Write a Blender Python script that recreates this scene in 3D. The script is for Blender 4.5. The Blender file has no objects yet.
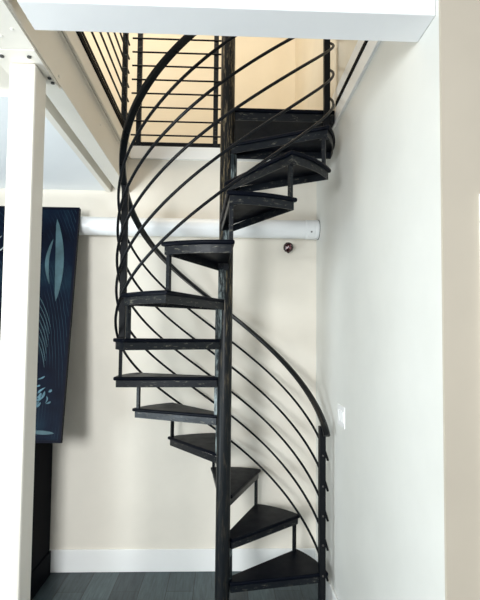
import bpy, bmesh, math, random
from mathutils import Vector, Matrix
random.seed(4)
C = bpy.context.scene.collection
PI = math.pi
sin, cos = math.sin, math.cos

# ------------------------------------------------------------------ materials
def new_mat(name):
    m = bpy.data.materials.new(name); m.use_nodes = True
    nt = m.node_tree
    return m, nt, nt.nodes['Principled BSDF']

def coords(nt, scale=(1, 1, 1)):
    tc = nt.nodes.new('ShaderNodeTexCoord'); mp = nt.nodes.new('ShaderNodeMapping')
    mp.inputs['Scale'].default_value = scale
    nt.links.new(tc.outputs['Object'], mp.inputs['Vector'])
    return mp.outputs['Vector']

def noise(nt, vec, scale, detail=4, rough=.6, dist=0):
    n = nt.nodes.new('ShaderNodeTexNoise')
    n.inputs['Scale'].default_value = scale; n.inputs['Detail'].default_value = detail
    n.inputs['Roughness'].default_value = rough; n.inputs['Distortion'].default_value = dist
    nt.links.new(vec, n.inputs['Vector'])
    return n.outputs['Fac']

def ramp(nt, fac, stops):
    r = nt.nodes.new('ShaderNodeValToRGB')
    els = r.color_ramp.elements
    while len(els) < len(stops): els.new(.5)
    for e, (p, c) in zip(els, stops):
        e.position = p; e.color = (*c, 1) if len(c) == 3 else c
    nt.links.new(fac, r.inputs['Fac'])
    return r.outputs['Color']

def bump(nt, bsdf, h, strength=.2, dist=.01):
    b = nt.nodes.new('ShaderNodeBump')
    b.inputs['Strength'].default_value = strength; b.inputs['Distance'].default_value = dist
    nt.links.new(h, b.inputs['Height']); nt.links.new(b.outputs['Normal'], bsdf.inputs['Normal'])

def paint(name, col, rough=.6, var=.03, bs=.06, scale=3, spec=.5):
    m, nt, b = new_mat(name)
    v = coords(nt)
    lo = tuple(max(0, c * (1 - var)) for c in col); hi = tuple(min(1, c * (1 + var)) for c in col)
    nt.links.new(ramp(nt, noise(nt, v, scale), [(.3, lo), (.7, hi)]), b.inputs['Base Color'])
    b.inputs['Roughness'].default_value = rough
    b.inputs['Specular IOR Level'].default_value = spec
    if bs: bump(nt, b, noise(nt, v, 140, 2), bs, .002)
    return m

def metal(name, base, worn, lo, hi, stretch=(1, 1, 1), rough=.4, scale=30, spec=.16):
    """painted steel with rubbed-through wear"""
    m, nt, b = new_mat(name)
    v = coords(nt, stretch)
    n = noise(nt, v, scale, 6, .7, .4)
    dk = tuple(c * .6 for c in base)
    c = ramp(nt, n, [(0, dk), (lo - .08, base), (lo, base), (hi, worn)])
    nt.links.new(c, b.inputs['Base Color'])
    r = nt.nodes.new('ShaderNodeMapRange'); r.inputs['To Min'].default_value = rough - .08; r.inputs['To Max'].default_value = rough + .2
    nt.links.new(noise(nt, v, 12), r.inputs['Value']); nt.links.new(r.outputs['Result'], b.inputs['Roughness'])
    b.inputs['Specular IOR Level'].default_value = spec
    bump(nt, b, n, .15, .002)
    return m

M = {}
M['wall'] = paint('warm_white_wall_paint', (.765, .715, .625), .7)
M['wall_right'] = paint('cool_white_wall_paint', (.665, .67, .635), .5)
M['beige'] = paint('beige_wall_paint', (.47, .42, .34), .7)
M['upper'] = paint('cream_upper_wall_paint', (.80, .72, .58), .8)
M['white'] = paint('white_trim_paint', (.84, .84, .82), .4, .015, .03)
M['ceiling'] = paint('ceiling_paint', (.85, .87, .88), .8, .015)
M['beam'] = paint('white_painted_steel', (.81, .77, .69), .45, .02, .08)
M['header'] = paint('header_white_paint', (.83, .83, .83), .55, .015)
M['chip'] = paint('bare_chip', (.85, .82, .75), .5)
M['bolt'] = paint('bolt_steel', (.07, .07, .066), .5, spec=.2)
M['pvc'] = paint('white_pipe_paint', (.82, .83, .83), .3, .01, 0)
M['switch'] = paint('switch_plastic', (.9, .9, .9), .25, .005, 0)
M['cabinet'] = paint('black_lacquer', (.0025, .003, .005), .6, .1, .03, spec=.02)
M['knob'] = paint('dark_knob', (.05, .045, .04), .3, .1, 0)
M['frame'] = paint('dark_canvas_edge', (.003, .004, .010), .5, .1, .1, spec=.05)
M['dark'] = metal('black_steel', (.004, .005, .007), (.09, .09, .08), .66, .80, rough=.40)
M['tread'] = metal('tread_black_steel', (.0022, .0033, .0070), (.010, .014, .020), .62, .85, rough=.36, scale=14, spec=.06)
M['worn'] = metal('worn_black_steel', (.004, .006, .009), (.28, .27, .21), .57, .82, stretch=(1, 1, 3.2), rough=.34, scale=24, spec=.25)
M['pole'] = metal('worn_pole_steel', (.007, .008, .009), (.34, .27, .16), .52, .74, stretch=(1, 1, .10), rough=.34, scale=80)
def wear_up(m, z0, z1):
    # hands and boots have rubbed the upper length of the pole bare; the lower length kept its paint
    nt = m.node_tree; b = nt.nodes['Principled BSDF']; src = b.inputs['Base Color'].links[0].from_socket
    sx = nt.nodes.new('ShaderNodeSeparateXYZ'); tc = nt.nodes.new('ShaderNodeTexCoord'); nt.links.new(tc.outputs['Object'], sx.inputs[0])
    mr = nt.nodes.new('ShaderNodeMapRange'); mr.inputs['From Min'].default_value = z0; mr.inputs['From Max'].default_value = z1
    mr.inputs['To Min'].default_value = .12; nt.links.new(sx.outputs['Z'], mr.inputs['Value'])
    mx = nt.nodes.new('ShaderNodeMix'); mx.data_type = 'RGBA'; nt.links.new(mr.outputs['Result'], mx.inputs[0])
    mx.inputs[6].default_value = (.006, .008, .010, 1); nt.links.new(src, mx.inputs[7]); nt.links.new(mx.outputs[2], b.inputs['Base Color'])
wear_up(M['pole'], 1.2, 2.5)
M['hub'] = metal('rubbed_daylit_hub_steel', (.008, .013, .016), (.30, .36, .36), .46, .68, stretch=(1, 1, .25), rough=.32, scale=50, spec=.3)  # rubbed wear, with bluish daylight brightness put into its colour
M['rail'] = metal('handrail_black_steel', (.005, .006, .007), (.15, .14, .11), .70, .84, rough=.25, spec=.3)
M['red'] = paint('dark_red_glass', (.018, .002, .003), .15, .2, 0)
M['redpale'] = paint('painted_highlight_rose', (.20, .07, .08), .2, .2, 0)  # colour of the highlights painted on the red ball

def floor_mat():
    m, nt, b = new_mat('dark_slate_plank_floor')
    tc = nt.nodes.new('ShaderNodeTexCoord'); mp = nt.nodes.new('ShaderNodeMapping')
    mp.inputs['Rotation'].default_value = (0, 0, PI / 2)
    nt.links.new(tc.outputs['Object'], mp.inputs['Vector'])
    br = nt.nodes.new('ShaderNodeTexBrick')
    br.inputs['Color1'].default_value = (.022, .032, .037, 1); br.inputs['Color2'].default_value = (.062, .086, .092, 1)
    br.inputs['Mortar'].default_value = (.02, .024, .026, 1)
    br.inputs['Scale'].default_value = 1; br.inputs['Mortar Size'].default_value = .003
    br.inputs['Brick Width'].default_value = 1.3; br.inputs['Row Height'].default_value = .18
    nt.links.new(mp.outputs['Vector'], br.inputs['Vector'])
    v = coords(nt, (14, 1.2, 1))
    g = noise(nt, v, 4, 8, .7, .6)
    mx = nt.nodes.new('ShaderNodeMix'); mx.data_type = 'RGBA'; mx.blend_type = 'MULTIPLY'
    mx.inputs[0].default_value = .85
    nt.links.new(br.outputs['Color'], mx.inputs[6])
    nt.links.new(ramp(nt, g, [(.25, (.35, .35, .36)), (.75, (1.7, 1.75, 1.75))]), mx.inputs[7])
    nt.links.new(mx.outputs[2], b.inputs['Base Color'])
    b.inputs['Roughness'].default_value = .42; b.inputs['Specular IOR Level'].default_value = .3
    bump(nt, b, g, .15, .003)
    return m
M['floor'] = floor_mat()

def canvas_mat():
    m, nt, b = new_mat('navy_abstract_paint')
    v = coords(nt)
    base = ramp(nt, noise(nt, v, 2.2, 5, .6, 1.0), [(.3, (.0015, .002, .006)), (.55, (.0022, .0055, .014)), (.8, (.007, .021, .033))])
    # fine combed arcs
    vs = coords(nt, (1.0, 1, .55))
    vs.node.inputs['Location'].default_value = (2.0, 0, -.66)
    w = nt.nodes.new('ShaderNodeTexWave'); w.wave_type = 'RINGS'; w.rings_direction = 'Y'
    w.inputs['Scale'].default_value = 16; w.inputs['Distortion'].default_value = 2.0; w.inputs['Detail'].default_value = 1
    w.inputs['Detail Scale'].default_value = 1.4
    nt.links.new(vs, w.inputs['Vector'])
    lines = ramp(nt, w.outputs['Fac'], [(.90, (0, 0, 0)), (.99, (1, 1, 1))])
    mask = ramp(nt, noise(nt, v, 3.2, 3, .5), [(.46, (0, 0, 0)), (.62, (1, 1, 1))])
    mm = nt.nodes.new('ShaderNodeMath'); mm.operation = 'MULTIPLY'
    nt.links.new(lines, mm.inputs[0]); nt.links.new(mask, mm.inputs[1])
    mx = nt.nodes.new('ShaderNodeMix'); mx.data_type = 'RGBA'
    nt.links.new(mm.outputs[0], mx.inputs[0]); nt.links.new(base, mx.inputs[6]); mx.inputs[7].default_value = (.014, .030, .042, 1)
    nt.links.new(mx.outputs[2], b.inputs['Base Color'])
    b.inputs['Roughness'].default_value = .45; b.inputs['Specular IOR Level'].default_value = .04
    return m
M['canvas'] = canvas_mat()
M['teal'] = paint('muted_teal_paint', (.038, .075, .088), .5, .35, .05, 9, .15)
M['spray'] = paint('pale_blue_spray', (.06, .12, .15), .6, .5, 0, 30, .15)
M['whiteline'] = paint('white_scribble_paint', (.30, .33, .34), .6, .2, 0)
M['orange'] = paint('orange_dab_paint', (.50, .28, .12), .6, .3, 0, 30)

# ------------------------------------------------------------------ mesh helpers
def box(bm, x0, x1, y0, y1, z0, z1):
    vs = [bm.verts.new((x, y, z)) for x in (x0, x1) for y in (y0, y1) for z in (z0, z1)]
    for f in ((0, 1, 3, 2), (4, 6, 7, 5), (0, 4, 5, 1), (2, 3, 7, 6), (0, 2, 6, 4), (1, 5, 7, 3)):
        bm.faces.new([vs[i] for i in f])
    return vs

def obox(bm, origin, ux, uy, uz, a, b, c):
    """oriented box: ranges a, b, c along ux, uy, uz"""
    o = Vector(origin)
    vs = [bm.verts.new(o + Vector(ux) * i + Vector(uy) * j + Vector(uz) * k) for i in a for j in b for k in c]
    for f in ((0, 1, 3, 2), (4, 6, 7, 5), (0, 4, 5, 1), (2, 3, 7, 6), (0, 2, 6, 4), (1, 5, 7, 3)):
        bm.faces.new([vs[i] for i in f])

def sweep(bm, pts, prof, up=Vector((0, 0, 1)), cap=True):
    """sweep a closed profile (side, up offsets) along pts"""
    pts = [Vector(p) for p in pts]; rings = []
    for i, p in enumerate(pts):
        t = (pts[min(i + 1, len(pts) - 1)] - pts[max(i - 1, 0)]).normalized()
        s = t.cross(up)
        if s.length < 1e-4: s = Vector((1, 0, 0))
        s.normalize(); u = s.cross(t).normalized()
        rings.append([bm.verts.new(p + s * a + u * b) for a, b in prof])
    n = len(prof)
    for r0, r1 in zip(rings, rings[1:]):
        for j in range(n):
            bm.faces.new((r0[j], r0[(j + 1) % n], r1[(j + 1) % n], r1[j]))
    if cap:
        bm.faces.new(list(reversed(rings[0]))); bm.faces.new(rings[-1])

def circ(r, n=10): return [(r * cos(2 * PI * i / n), r * sin(2 * PI * i / n)) for i in range(n)]
def tube(bm, pts, r, n=10): sweep(bm, pts, circ(r, n))

def lathe(bm, prof, axis_o, ax, n=24):
    """revolve (radius, height) profile around the axis"""
    ax = Vector(ax).normalized(); a = ax.orthogonal().normalized(); b = ax.cross(a)
    o = Vector(axis_o); rings = []
    for r, h in prof:
        rings.append([bm.verts.new(o + ax * h + (a * cos(2 * PI * i / n) + b * sin(2 * PI * i / n)) * max(r, 1e-4)) for i in range(n)])
    for r0, r1 in zip(rings, rings[1:]):
        for j in range(n): bm.faces.new((r0[j], r0[(j + 1) % n], r1[(j + 1) % n], r1[j]))
    bm.faces.new(list(reversed(rings[0]))); bm.faces.new(rings[-1])

def prism(bm, poly, z0, z1):
    lo = [bm.verts.new((x, y, z0)) for x, y in poly]; hi = [bm.verts.new((x, y, z1)) for x, y in poly]
    n = len(poly)
    bm.faces.new(list(reversed(lo))); bm.faces.new(hi)
    for i in range(n): bm.faces.new((lo[i], lo[(i + 1) % n], hi[(i + 1) % n], hi[i]))

def obj(name, bm, m, parent=None, smooth=False, bevel=0, seg=2, auto=True):
    bmesh.ops.recalc_face_normals(bm, faces=bm.faces[:])
    me = bpy.data.meshes.new(name); bm.to_mesh(me); bm.free()
    o = bpy.data.objects.new(name, me); C.objects.link(o)
    me.materials.append(M[m])
    if smooth:
        me.polygons.foreach_set('use_smooth', [True] * len(me.polygons))
        try: me.set_sharp_from_angle(angle=math.radians(40))
        except Exception: pass
    if bevel:
        b = o.modifiers.new('bevel', 'BEVEL'); b.width = bevel; b.segments = seg; b.limit_method = 'ANGLE'; b.angle_limit = .6
    if parent is not None:
        o.parent = parent
        o.matrix_parent_inverse = Matrix.Translation(-world_loc(parent))
    return o

def world_loc(o):
    return Vector(o['_w']) if '_w' in o else Vector((0, 0, 0))

def thing(name, label, cat, loc=(0, 0, 0), group=None):
    o = bpy.data.objects.new(name, None); C.objects.link(o); o.location = loc; o.empty_display_size = .1
    o['label'] = label; o['category'] = cat; o['_w'] = list(loc)
    if group: o['group'] = group
    return o

def tag(o, label, cat, group=None):
    o['label'] = label; o['category'] = cat
    if group: o['group'] = group
    return o

def struct(name, m, *boxes, bevel=0, label=None):
    bm = bmesh.new()
    for b in boxes: box(bm, *b)
    o = obj(name, bm, m, bevel=bevel); o['kind'] = 'structure'
    return o

def part(name, m, parent, fn, smooth=False, bevel=0, label=None):
    bm = bmesh.new(); fn(bm); o = obj(name, bm, m, parent, smooth, bevel)
    if label: o['label'] = label
    return o

# ------------------------------------------------------------------ key dimensions
XW, YB = .693, 3.525            # right wall face, back wall face
ZF = 3.12                       # upper floor level
YE = 1.482                      # front end of right wall
XL = -.715                      # left side of stair opening
PX, PY = .0097, 2.852           # pole
RB, RISE, Z0 = .6111, .2352, .034   # bar radius, riser, extra height of the first riser
K = .98
ZL = Z0 + 13 * RISE             # landing level
T0, DT = -.3602, .510
def th(k): return T0 + k * DT
def tz_(k): return Z0 + k * RISE + {3: .011, 4: .020, 5: .018, 6: .010}.get(k, 0)   # step heights vary a little
def pol(r, a, z=0): return (PX + r * cos(a), PY + r * sin(a), z)

# ------------------------------------------------------------------ setting
struct('floor', 'floor', (-3.2, 3.2, -3.0, YB + .1, -.08, 0))
struct('wall_back', 'wall', (-3.2, XW, YB, YB + .12, 0, 3.02))
struct('wall_right', 'wall_right', (XW, XW + .14, YE, YB + .12, 0, 3.12))
struct('wall_upper_right', 'upper', (XW, XW + .14, YE, 4.75, 3.1205, 5.4))
struct('wall_left', 'wall', (-3.32, -3.2, -3.0, 4.75, 0, 5.4))
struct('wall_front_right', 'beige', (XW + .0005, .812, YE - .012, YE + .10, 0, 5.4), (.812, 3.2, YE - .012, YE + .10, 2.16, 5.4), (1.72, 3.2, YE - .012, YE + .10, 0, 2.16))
struct('wall_upper_back', 'upper', (-3.2, XW, 4.63, 4.75, 2.8, 5.4))
struct('ceiling', 'ceiling', (-3.2, -.880, 2.14, YB, 2.775, 2.84))
struct('ceiling_soffit', 'wall', (-3.2, -.876, .4, 2.14, 2.80, 2.86))
struct('floor_upper', 'floor', (-3.2, XL - .005, .4, 4.63, 3.05, 3.11), (XL - .005, XW, YB + .002, 4.63, 3.05, 3.11))
struct('ceiling_upper', 'ceiling', (-3.2, 3.2, .4, 4.75, 5.4, 5.5))
struct('trim_left', 'beam', (XL - .004, XL + .008, .4, YB, 3.02, 3.112))
struct('trim_back', 'white', (XL + .008, XW, YB - .024, YB + .03, 3.02, 3.112))
struct('trim_right', 'white', (XW - .014, XW, 1.65, 3.50, 3.030, 3.1215))
struct('trim_right_edge', 'cabinet', (XW - .018, XW, 1.65, 2.84, 3.122, 3.152))
struct('trim_right_upper', 'white', (XW - .010, XW, 1.65, 4.6, 3.158, 3.245))
struct('baseboard_back', 'white', (-3.2, XW, YB - .014, YB, 0, .1588), bevel=.004)
struct('baseboard_right', 'white', (XW - .014, XW, YE, YB - .014, 0, .1588), bevel=.004)
d1 = struct('door_1', 'white', (.90, 1.63, YE + .02, YE + .06, .01, 2.07))
struct('trim_door', 'white', (.812, .90, YE - .032, YE + .1, 0, 2.07), (1.63, 1.72, YE - .032, YE + .1, 0, 2.07), (.812, 1.72, YE - .032, YE + .1, 2.07, 2.16), bevel=.004)

# header over the front of the stair opening
bm = bmesh.new(); box(bm, -.678, XW - .001, 1.500, 1.646, 2.767, 3.115)
hd = obj('header_beam', bm, 'header', bevel=.003)
tag(hd, 'white boxed header beam spanning above the front of the staircase', 'beam')

# ------------------------------------------------------------------ steel beam on the left
sb = thing('steel_beam', 'white painted steel beam running to the back wall left of the stairs', 'beam', (-.79, 2.0, 2.762))
part('header_bracket', 'beam', sb, lambda bm: box(bm, -.737, -.6785, 1.55, 1.565, 2.83, 3.0))
part('bottom_flange', 'beam', sb, lambda bm: (box(bm, -.800, -.711, .4, YB - .002, 2.762, 2.778)))
part('web', 'beam', sb, lambda bm: box(bm, -.790, -.737, .4, YB - .002, 2.778, 3.015))
part('top_flange', 'beam', sb, lambda bm: box(bm, -.86, -.722, .4, YB - .002, 3.015, 3.045))
part('groove_lining', 'beam', sb, lambda bm: (box(bm, -.882, -.800, 2.021, YB - .002, 2.835, 2.845), box(bm, -.885, -.850, 2.021, YB - .002, 2.764, 2.836)), label='recessed strip between beam and ceiling')
part('splice_plate', 'beam', sb, lambda bm: box(bm, -1.02, -.713, .4, 1.735, 2.752, 2.7615))
for (x, y) in ((-.745, 1.62), (-.80, 1.66)):
    part('bolt', 'chip', sb, lambda bm: lathe(bm, [(.006, 0), (.006, -.002), (.003, -.003)], (x, y, 2.752), (0, 0, 1), 12), True)
for (y, z) in ((2.06, 2.83), (1.72, 2.86), (2.75, 2.93)):
    part('bolt', 'chip', sb, lambda bm: lathe(bm, [(.007, 0), (.007, .003), (.004, .004)], (-.737, y, z), (1, 0, 0), 12), True)

# ------------------------------------------------------------------ post on the left
sp = thing('support_post', 'white square steel post holding up the beam at far left', 'post', (-.799, 1.867, 0))
part('shaft', 'beam', sp, lambda bm: box(bm, -.844, -.742, 1.820, 1.940, .008, 2.750), bevel=.010)
part('cap_plate', 'beam', sp, lambda bm: box(bm, -.887, -.714, 1.738, 2.020, 2.750, 2.7615), bevel=.002)
part('base_plate', 'beam', sp, lambda bm: box(bm, -.89, -.71, 1.76, 1.98, 0, .010), bevel=.002)
for (x, y) in ((-.852, 1.778), (-.750, 1.778), (-.727, 1.925), (-.727, 1.962)):
    part('bolt', 'bolt', sp, lambda bm: lathe(bm, [(.0085, 0), (.0085, -.005), (.005, -.006)], (x, y, 2.750), (0, 0, 1), 6), label='dark bolt head')

# ------------------------------------------------------------------ spiral staircase
st = thing('spiral_staircase', 'black steel spiral staircase with curved handrail around a worn central pole', 'staircase', (PX, PY, 0))
part('pole', 'pole', st, lambda bm: lathe(bm, [(.043, .012), (.043, 4.16), (.038, 4.175), (.02, 4.19)], (PX, PY, 0), (0, 0, 1), 32), True, label='worn central pole')
part('base_plate', 'dark', st, lambda bm: lathe(bm, [(.12, 0), (.12, .010), (.112, .014)], (PX, PY, 0), (0, 0, 1), 32), True)

RO = .650
def wedge(a0, a1, r0, r1, n=10, inset=0):
    """wedge outline between two radial edges, corners softened, pulled in by inset"""
    pts = []
    r1 -= inset; r0 += inset * .3
    d0 = lambda r: a0 + inset / r
    d1 = lambda r: a1 - inset / r
    for i in range(n + 1):
        a = d0(r1) + (d1(r1) - d0(r1)) * i / n
        pts.append((PX + r1 * cos(a), PY + r1 * sin(a)))
    if r0 < .2:      # the inner end is as wide as the pole it is welded to
        for a, t in ((a1, .012), ((a0 + a1) / 2, 0), (a0, -.042 + inset)):
            pts.append((PX + r0 * cos(a) - t * sin(a), PY + r0 * sin(a) + t * cos(a)))
        return pts
    ai0, ai1 = a0 + .05, a1 - .05
    if ai1 - ai0 < .1: ai0 = ai1 = (a0 + a1) / 2
    for i in range(4):
        a = ai1 + (ai0 - ai1) * i / 3
        pts.append((PX + r0 * cos(a), PY + r0 * sin(a)))
    return pts

PLATE, FR = .022, .040
for k in range(1, 13):
    z = tz_(k); a0, a1 = th(k), th(k + 1)
    A0 = a0 - .019 / RB          # nosing stands a little ahead of the bar
    A1 = a1 + .020 / RB
    t = part('tread', 'tread', st, lambda bm: prism(bm, wedge(A0, A1, .040, RO), z - PLATE, z), bevel=.008)
    # angle-iron rim under the plate, open below
    def rim(bm):
        out = wedge(A0, A1, .042, RO, inset=.014); inn = wedge(A0, A1, .052, RO, inset=.020)
        n = len(out); zt, zb = z - PLATE + .001, z - PLATE - FR
        vo = [[bm.verts.new((x, y, q)) for x, y in out] for q in (zt, zb)]
        vi = [[bm.verts.new((x, y, q)) for x, y in inn] for q in (zt, zb)]
        for i in range(n):
            j = (i + 1) % n
            bm.faces.new((vo[0][i], vo[0][j], vo[1][j], vo[1][i]))
            bm.faces.new((vi[0][i], vi[1][i], vi[1][j], vi[0][j]))
            bm.faces.new((vo[1][i], vo[1][j], vi[1][j], vi[1][i]))
            bm.faces.new((vo[0][i], vi[0][i], vi[0][j], vo[0][j]))
    part('tread_rim', 'worn', t, rim, label='worn angle iron rim')
    zb = z - PLATE - FR + .004
    lo = tz_(k - 1)
    s = .0095
    if k > 1:
        ua = (cos(a0), sin(a0), 0); va = (-sin(a0), cos(a0), 0)
        part('riser_bar', 'worn' if k >= 8 or k == 6 else 'dark', t, lambda bm: obox(bm, (PX, PY, 0), ua, va, (0, 0, 1), (RB - s, RB + s), (-s + .004, s + .004), (lo, z - PLATE)))
        part('inner_bar', 'hub', t, lambda bm: obox(bm, (PX, PY, 0), ua, va, (0, 0, 1), (.036, .058), (-.020, .020), (lo, zb)))
    # welded corner gusset under the nosing
    part('corner_gusset', 'worn', t, lambda bm: prism(bm, wedge(a0 - .012, a0 + .05, RB - .035, RB + .014, 3), z - PLATE - FR - .002, z - PLATE - FR + .006))

# landing between the top tread and the upper floor
lx0, lx1, ly0, ly1 = PX + .034, XW - .020, PY - .005, YB - .026
la = part('landing', 'tread', st, lambda bm: box(bm, lx0, lx1, ly0, ly1, ZL - .012, ZL + .010), bevel=.004)
part('landing_rim', 'worn', la, lambda bm: (box(bm, lx0, lx1, ly0 + .012, ly0 + .020, ZL - .062, ZL - .011), box(bm, lx0, lx0 + .008, ly0 + .02, ly1, ZL - .062, ZL - .011),
     box(bm, lx1 - .008, lx1, ly0 + .02, ly1, ZL - .062, ZL - .011), box(bm, lx0, lx1, ly1 - .008, ly1, ZL - .062, ZL - .011)), label='worn angle iron rim')

# handrail and guide bars
SL = RISE / math.degrees(DT)
def interp(tab, x):
    def lin(v):
        if v <= tab[0][0]: return tab[0][1]
        for (x0, y0), (x1, y1) in zip(tab, tab[1:]):
            if v <= x1: return y0 + (y1 - y0) * (v - x0) / (x1 - x0)
        return tab[-1][1]
    return sum(lin(x + q * 6) for q in range(-5, 6)) / 11
def railz(d): return Z0 + K * 1.12 + SL * d + interp([(2, -.035), (40, -.005), (84, .042), (130, .022), (170, .02), (225, .035), (255, .0), (360, 0)], d)
BO = [.925, .737, .555, .378, .193]
def barz(i, d): return Z0 + K * BO[i] + SL * d + interp([(10, -.042), (50, .01), (90, .038), (150, .025), (220, -.008), (262, 0), (300, .02), (335, .062), (365, .05)], d)
def helix(r, zf, d0, d1, n): return [pol(r, math.radians(d0 + (d1 - d0) * i / n), zf(d0 + (d1 - d0) * i / n)) for i in range(n + 1)]

RR = .620
prof = [(-.020, -.008), (-.016, -.014), (.016, -.014), (.020, -.008), (.020, .004), (.012, .012), (0, .015), (-.012, .012), (-.020, .004)]
pts = helix(RR, railz, 5, 358, 130)
p0 = Vector(pts[0])
pts = [tuple(p0 + Vector((.004, -.034, -.040))), tuple(p0 + Vector((.003, -.018, -.020)))] + pts
part('handrail', 'rail', st, lambda bm: sweep(bm, pts, prof), True, label='curved black handrail')
RG = RB + .027
for i in range(5):
    e1 = 361.5
    p = helix(RG, lambda d: barz(i, d), 5.2, e1, 130)
    q = Vector(p[-1])
    # short hooked end beyond the landing post
    p += [tuple(q + Vector((-.001, .012, .006))), tuple(q + Vector((-.006, .018, .004))), tuple(q + Vector((-.012, .018, -.003)))]
    part('guide_bar', 'dark', st, lambda bm: tube(bm, p, .0078, 8), True)

def rail_post(a, z0, z1, foot=False):
    ua = (cos(a), sin(a), 0); va = (-sin(a), cos(a), 0); h = .019
    o = part('newel_post', 'dark', st, lambda bm: obox(bm, (PX, PY, 0), ua, va, (0, 0, 1), (RB - h, RB + h), (-h, h), (z0, z1)), bevel=.003)
    if foot:
        part('post_foot', 'dark', o, lambda bm: obox(bm, (PX, PY, 0), ua, va, (0, 0, 1), (RB - .045, RB + .045), (-.045, .045), (0, .008)))
    return o
n0 = rail_post(th(1) - .01, 0, railz(7) - .012, True)
rail_post(th(7) - .055, Z0 + 7 * RISE, railz(math.degrees(th(7) - .055)) - .012)
rail_post(th(13), ZL - .10, railz(359) - .012)
for i in range(5):       # screw heads where the guide bars meet the starting post
    part('screw', 'knob', n0, lambda bm: lathe(bm, [(.006, 0), (.006, .003), (.003, .005)], Vector(pol(RB, th(1) - .01, barz(i, 8))) + Vector((sin(th(1)) * .019, -cos(th(1)) * .019, 0)), (sin(th(1)), -cos(th(1)), 0), 10), True)

# ------------------------------------------------------------------ upper floor railings
BZ = [3.198, 3.305, 3.411, 3.518, 3.624, 3.731, 3.837, 3.943, 4.05]
lr = thing('balustrade', 'black metal railing receding along the left edge of the upper floor', 'railing', (-.74, 2.3, 3.112), 'upper floor railings')
part('bottom_rail', 'cabinet', lr, lambda bm: box(bm, -.736, -.702, .6, 3.36, 3.118, 3.150))
part('top_rail', 'dark', lr, lambda bm: box(bm, -.757, -.715, .6, 3.38, 4.13, 4.16), bevel=.005)
for y in (1.0, 3.342): part('post', 'worn', lr, lambda bm: box(bm, -.746, -.711, y - .016, y + .016, 3.1125, 4.131))
for z in BZ: part('bar', 'dark', lr, lambda bm: tube(bm, [(-.718, .6, z), (-.718, 3.425, z)], .0065, 8), True)
br = thing('balustrade', 'black metal railing across the back of the stair opening, facing front', 'railing', (-.37, YB, 3.112), 'upper floor railings')
part('bottom_rail', 'dark', br, lambda bm: box(bm, -.700, -.040, YB - .012, YB + .012, 3.125, 3.148))
part('top_rail', 'dark', br, lambda bm: box(bm, -.700, -.040, YB - .02, YB + .02, 4.13, 4.16), bevel=.005)
for x in (-.657, -.079): part('post', 'worn', br, lambda bm: box(bm, x - .018, x + .018, YB - .016, YB + .016, 3.1125, 4.131))
for z in BZ: part('bar', 'dark', br, lambda bm: tube(bm, [(-.712, YB - .018, z), (-.036, YB - .018, z)], .0065, 8), True)

# ------------------------------------------------------------------ pipe on the back wall
PZ, PYY, PR = 2.490, 3.452, .067
pp = thing('water_pipe', 'thick white horizontal pipe along the back wall behind the stairs', 'pipe', (-.7, PYY, PZ))
part('pipe_run', 'pvc', pp, lambda bm: lathe(bm, [(PR, 0), (PR, 3.76)], (-3.1, PYY, PZ), (1, 0, 0), 36), True)
part('coupling', 'pvc', pp, lambda bm: lathe(bm, [(PR + .001, 0), (PR + .004, .003), (PR + .004, .062), (PR + .001, .065)], (.595, PYY, PZ), (1, 0, 0), 36), True)
part('wall_flange', 'pvc', pp, lambda bm: lathe(bm, [(PR + .003, 0), (PR + .0045, .004), (PR + .0048, .016), (PR + .003, .022), (PR + .002, .030)], (XW - .033, PYY, PZ), (1, 0, 0), 36), True)
part('gasket', 'bolt', pp, lambda bm: lathe(bm, [(PR + .006, 0), (PR + .006, .0025)], (XW - .003, PYY, PZ), (1, 0, 0), 36), True, label='dark gasket ring at the wall')
part('screw', 'bolt', pp, lambda bm: lathe(bm, [(.006, 0), (.006, .004)], (.630, PYY - PR - .002, PZ - .030), (0, -1, 0), 10), True)

# dark red faceted knob on the wall
ox, oz = .474, 2.362
kn = thing('wall_fitting', 'small dark red faceted round fitting on the wall below the white pipe', 'wall fitting', (ox, YB, oz))
part('back_ring', 'bolt', kn, lambda bm: lathe(bm, [(.030, 0), (.031, .010), (.022, .016)], (ox, YB, oz), (0, -1, 0), 8))
def gem(bm):
    bmesh.ops.create_icosphere(bm, subdivisions=2, radius=.039, matrix=Matrix.Translation((ox, YB - .046, oz)) @ Matrix.Diagonal((1, .95, 1, 1)))
part('faceted_ball', 'red', kn, gem)
part('drop_tip', 'red', kn, lambda bm: lathe(bm, [(.020, 0), (.010, -.012), (.003, -.018)], (ox, YB - .046, oz - .026), (0, 0, 1), 8))
for (dx, dz, r) in ((-.014, -.010, .010), (.010, -.009, .011), (-.004, .004, .007), (.012, .010, .006), (-.015, -.002, .006)):  # small pale discs paint highlights onto the ball
    part('highlight', 'redpale', kn, lambda bm: lathe(bm, [(r, 0), (r * .6, .003)], (ox + dx, YB - .046 - math.sqrt(.039 ** 2 - dx * dx - dz * dz) * .95 + .002, oz + dz), (dx * .5, -.03, dz * .5), 5), label='painted pale pink facet')

# ------------------------------------------------------------------ light switch
sw = thing('light_switch', 'white light switch plate on the right hand wall', 'light switch', (XW, 2.756, 1.24))
part('plate', 'switch', sw, lambda bm: box(bm, XW - .006, XW - .0002, 2.678, 2.836, 1.180, 1.302), bevel=.003)
for y in (2.711, 2.757, 2.803):
    part('rocker', 'switch', sw, lambda bm: obox(bm, (XW - .006, y, 1.241), (1, 0, .06), (0, 1, 0), (-.06, 0, 1), (-.005, .002), (-.016, .016), (-.033, .033)), bevel=.002)

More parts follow.
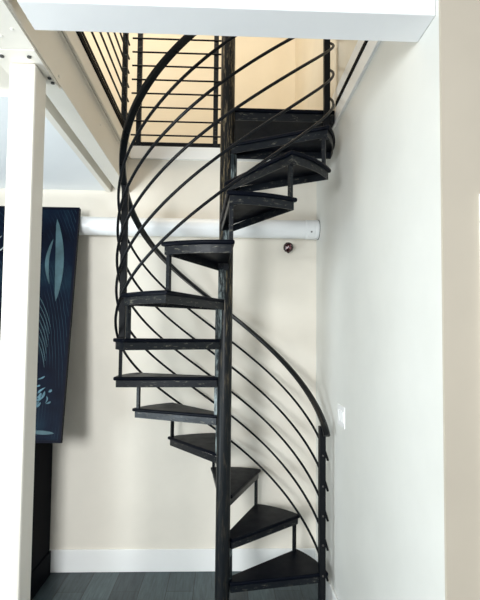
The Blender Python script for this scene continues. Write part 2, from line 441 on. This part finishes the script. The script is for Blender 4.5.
# ------------------------------------------------------------------ cabinet and painting
CX0, CX1, CY0, CY1, CZ = -2.35, -1.213, 2.98, 3.485, 1.000
cb = thing('cabinet', 'tall black cabinet against the back wall, holding the leaning painting', 'cabinet', ((CX0 + CX1) / 2, 3.24, 0))
part('body', 'cabinet', cb, lambda bm: box(bm, CX0, CX1, CY0 + .02, CY1, .17, CZ - .03), bevel=.004)
part('plinth', 'cabinet', cb, lambda bm: box(bm, CX0 - .008, CX1 + .010, CY0 + .012, CY1, 0, .17), bevel=.006)
part('cabinet_top', 'cabinet', cb, lambda bm: box(bm, CX0 - .012, CX1 + .010, CY0, CY1, CZ - .03, CZ), bevel=.004)
mid = (CX0 + CX1) / 2
for a, b, kx in ((CX0 + .02, mid - .003, mid - .05), (mid + .003, CX1 - .02, mid + .05)):
    dr = part('door', 'cabinet', cb, lambda bm: (box(bm, a, b, CY0, CY0 + .02, .19, CZ - .05), box(bm, a + .06, b - .06, CY0 - .004, CY0 + .001, .26, CZ - .12)), bevel=.003)
    part('knob', 'knob', dr, lambda bm: lathe(bm, [(.006, 0), (.006, .014), (.014, .018), (.014, .026), (.006, .030)], (kx, CY0, .62), (0, -1, 0), 16), True)

bz, by, tz, ty, pr_, pl_ = 1.006, 3.098, 2.596, 3.356, -1.028, -2.16
u = Vector((0, ty - by, tz - bz)); H = u.length; u.normalize()
nrm = Vector((0, -u.z, u.y))           # towards the room
po = Vector((pr_, by, bz))
pa = thing('painting', 'large dark navy abstract painting leaning back on the black cabinet', 'painting', (-1.6, by, bz))
X = Vector((1, 0, 0)); W = pr_ - pl_
def pbox(bm, a, b, c): obox(bm, po, -X, u, nrm, a, b, c)
part('stretcher', 'frame', pa, lambda bm: pbox(bm, (.006, W - .006), (.006, H - .006), (-.030, -.004)))
part('canvas', 'canvas', pa, lambda bm: pbox(bm, (.012, W - .012), (.012, H - .012), (-.006, .0)))
part('frame', 'frame', pa, lambda bm: (pbox(bm, (0, .016), (0, H), (-.030, .006)), pbox(bm, (W - .016, W), (0, H), (-.030, .006)),
     pbox(bm, (.016, W - .016), (0, .016), (-.030, .006)), pbox(bm, (.016, W - .016), (H - .016, H), (-.030, .006))), label='thin dark frame')
def stroke(name, m, pts, label=None, lift=.0015):
    """a brush stroke lying on the canvas: (s from right, t up, half width)"""
    bm = bmesh.new(); L = []; R = []
    for i, (s, t, w) in enumerate(pts):
        p0_, p1_ = pts[max(i - 1, 0)], pts[min(i + 1, len(pts) - 1)]
        d = Vector((p1_[0] - p0_[0], p1_[1] - p0_[1])).normalized(); nn = Vector((-d.y, d.x))
        for lst, sg in ((L, 1), (R, -1)):
            q = [po - X * (s + nn.x * w * sg) + u * (t + nn.y * w * sg) + nrm * h for h in (0.0002, lift)]
            lst.append([bm.verts.new(v) for v in q])
    for i in range(len(pts) - 1):
        bm.faces.new((L[i][1], L[i + 1][1], R[i + 1][1], R[i][1]))
        bm.faces.new((L[i][0], L[i + 1][0], L[i + 1][1], L[i][1])); bm.faces.new((R[i][1], R[i + 1][1], R[i + 1][0], R[i][0]))
    for e in (0, -1): bm.faces.new((L[e][0], L[e][1], R[e][1], R[e][0]))
    o = obj(name, bm, m, pa)
    if label: o['label'] = label
def arc(s0, t0, s1, t1, bow, w, n=14):
    out = []
    for i in range(n + 1):
        f = i / n
        out.append((s0 + (s1 - s0) * f + bow * sin(PI * f), t0 + (t1 - t0) * f, .0008 + w * sin(PI * f) ** .7))
    return out
stroke('brush_stroke', 'teal', arc(.150, H - .09, .112, H - .68, -.022, .028), 'pale teal crescent')
stroke('brush_stroke', 'teal', arc(.165, H - .24, .165, H - .56, .028, .012), 'pale teal crescent')
for i in range(7):
    stroke('scratch', 'teal', arc(.33 - .004 * i, H - .52 - .05 * i, .13 + .003 * i, H - .86 - .045 * i, -.03, .0012), 'thin combed line')
rnd = random.Random(8)
for i in range(16):
    s0, t0 = .17 + rnd.gauss(0, .035), .25 + rnd.gauss(0, .06); a = rnd.uniform(.3, 1.6); l = rnd.uniform(.02, .06)
    stroke('spray_mark', 'spray', arc(s0, t0, s0 - l * cos(a), t0 + l * sin(a), rnd.uniform(-.01, .01), rnd.uniform(.003, .008), 6), 'pale blue dab', .001 + .0003 * i)
stroke('spray_mark', 'teal', arc(.24, .07, .05, .06, -.01, .012), 'pale blue dab')
for a in ((.52, H - .22, .60, H - .42, .03), (.50, H - .30, .62, H - .36, -.03), (.54, H - .42, .60, H - .30, .05)):
    stroke('scribble', 'whiteline', arc(*a, .004), 'white looping line')
stroke('dab', 'orange', arc(.555, H - .13, .60, H - .06, .01, .020), 'small orange dab')

# ------------------------------------------------------------------ light
def area(name, loc, target, sx, sy, power, col):
    l = bpy.data.lights.new(name, 'AREA'); l.shape = 'RECTANGLE'; l.size = sx; l.size_y = sy; l.energy = power; l.color = col
    o = bpy.data.objects.new(name, l); C.objects.link(o); o.location = loc
    o.rotation_euler = (Vector(target) - Vector(loc)).to_track_quat('-Z', 'Y').to_euler()
    return o
area('window_daylight', (-1.75, -1.9, 2.0), (.1, 3.2, 1.3), 1.0, 1.4, 132, (.94, .98, 1.0))
area('left_daylight_fill', (-3.1, 1.3, .9), (-1.2, 2.1, 2.9), 1.2, 1.4, 82, (.80, .92, 1.0))  # added cool fill, low on the left, brightening ceiling and header undersides
area('upstairs_lamp', (-.9, 3.0, 5.25), (-.6, 4.4, 3.3), 2.4, .8, 35, (1.0, .86, .66))

w = bpy.data.worlds.new('room_ambient'); bpy.context.scene.world = w; w.use_nodes = True
bg = w.node_tree.nodes['Background']; bg.inputs[0].default_value = (.93, .96, 1.0, 1); bg.inputs[1].default_value = .42

# ------------------------------------------------------------------ camera
F_, SY, CZ_ = 474, 13.71, 1.6943
yaw, pit, roll = .0344, .0488, .0101
right = Vector((cos(yaw), -sin(yaw), 0)); fwd = Vector((sin(yaw) * cos(pit), cos(yaw) * cos(pit), sin(pit))); up = right.cross(fwd)
r2 = right * cos(roll) + up * sin(roll); u2 = -right * sin(roll) + up * cos(roll)
cam = bpy.data.cameras.new('camera'); co = bpy.data.objects.new('camera', cam); C.objects.link(co)
mw = Matrix.Identity(4)
for i, v in enumerate((r2, u2, -fwd)):
    for j in range(3): mw[j][i] = v[j]
mw[2][3] = CZ_
co.matrix_world = mw
cam.sensor_width = 36; cam.sensor_fit = 'AUTO'; cam.lens = F_ / 600 * 36; cam.shift_y = SY / 600
cam.clip_start = .02
sc = bpy.context.scene; sc.camera = co
sc.view_settings.view_transform = 'Standard'; sc.view_settings.look = 'None'; sc.view_settings.gamma = 1
sc.view_settings.use_curve_mapping = False; sc.view_settings.exposure = .6
for o in bpy.data.objects:
    if '_w' in o: del o['_w']
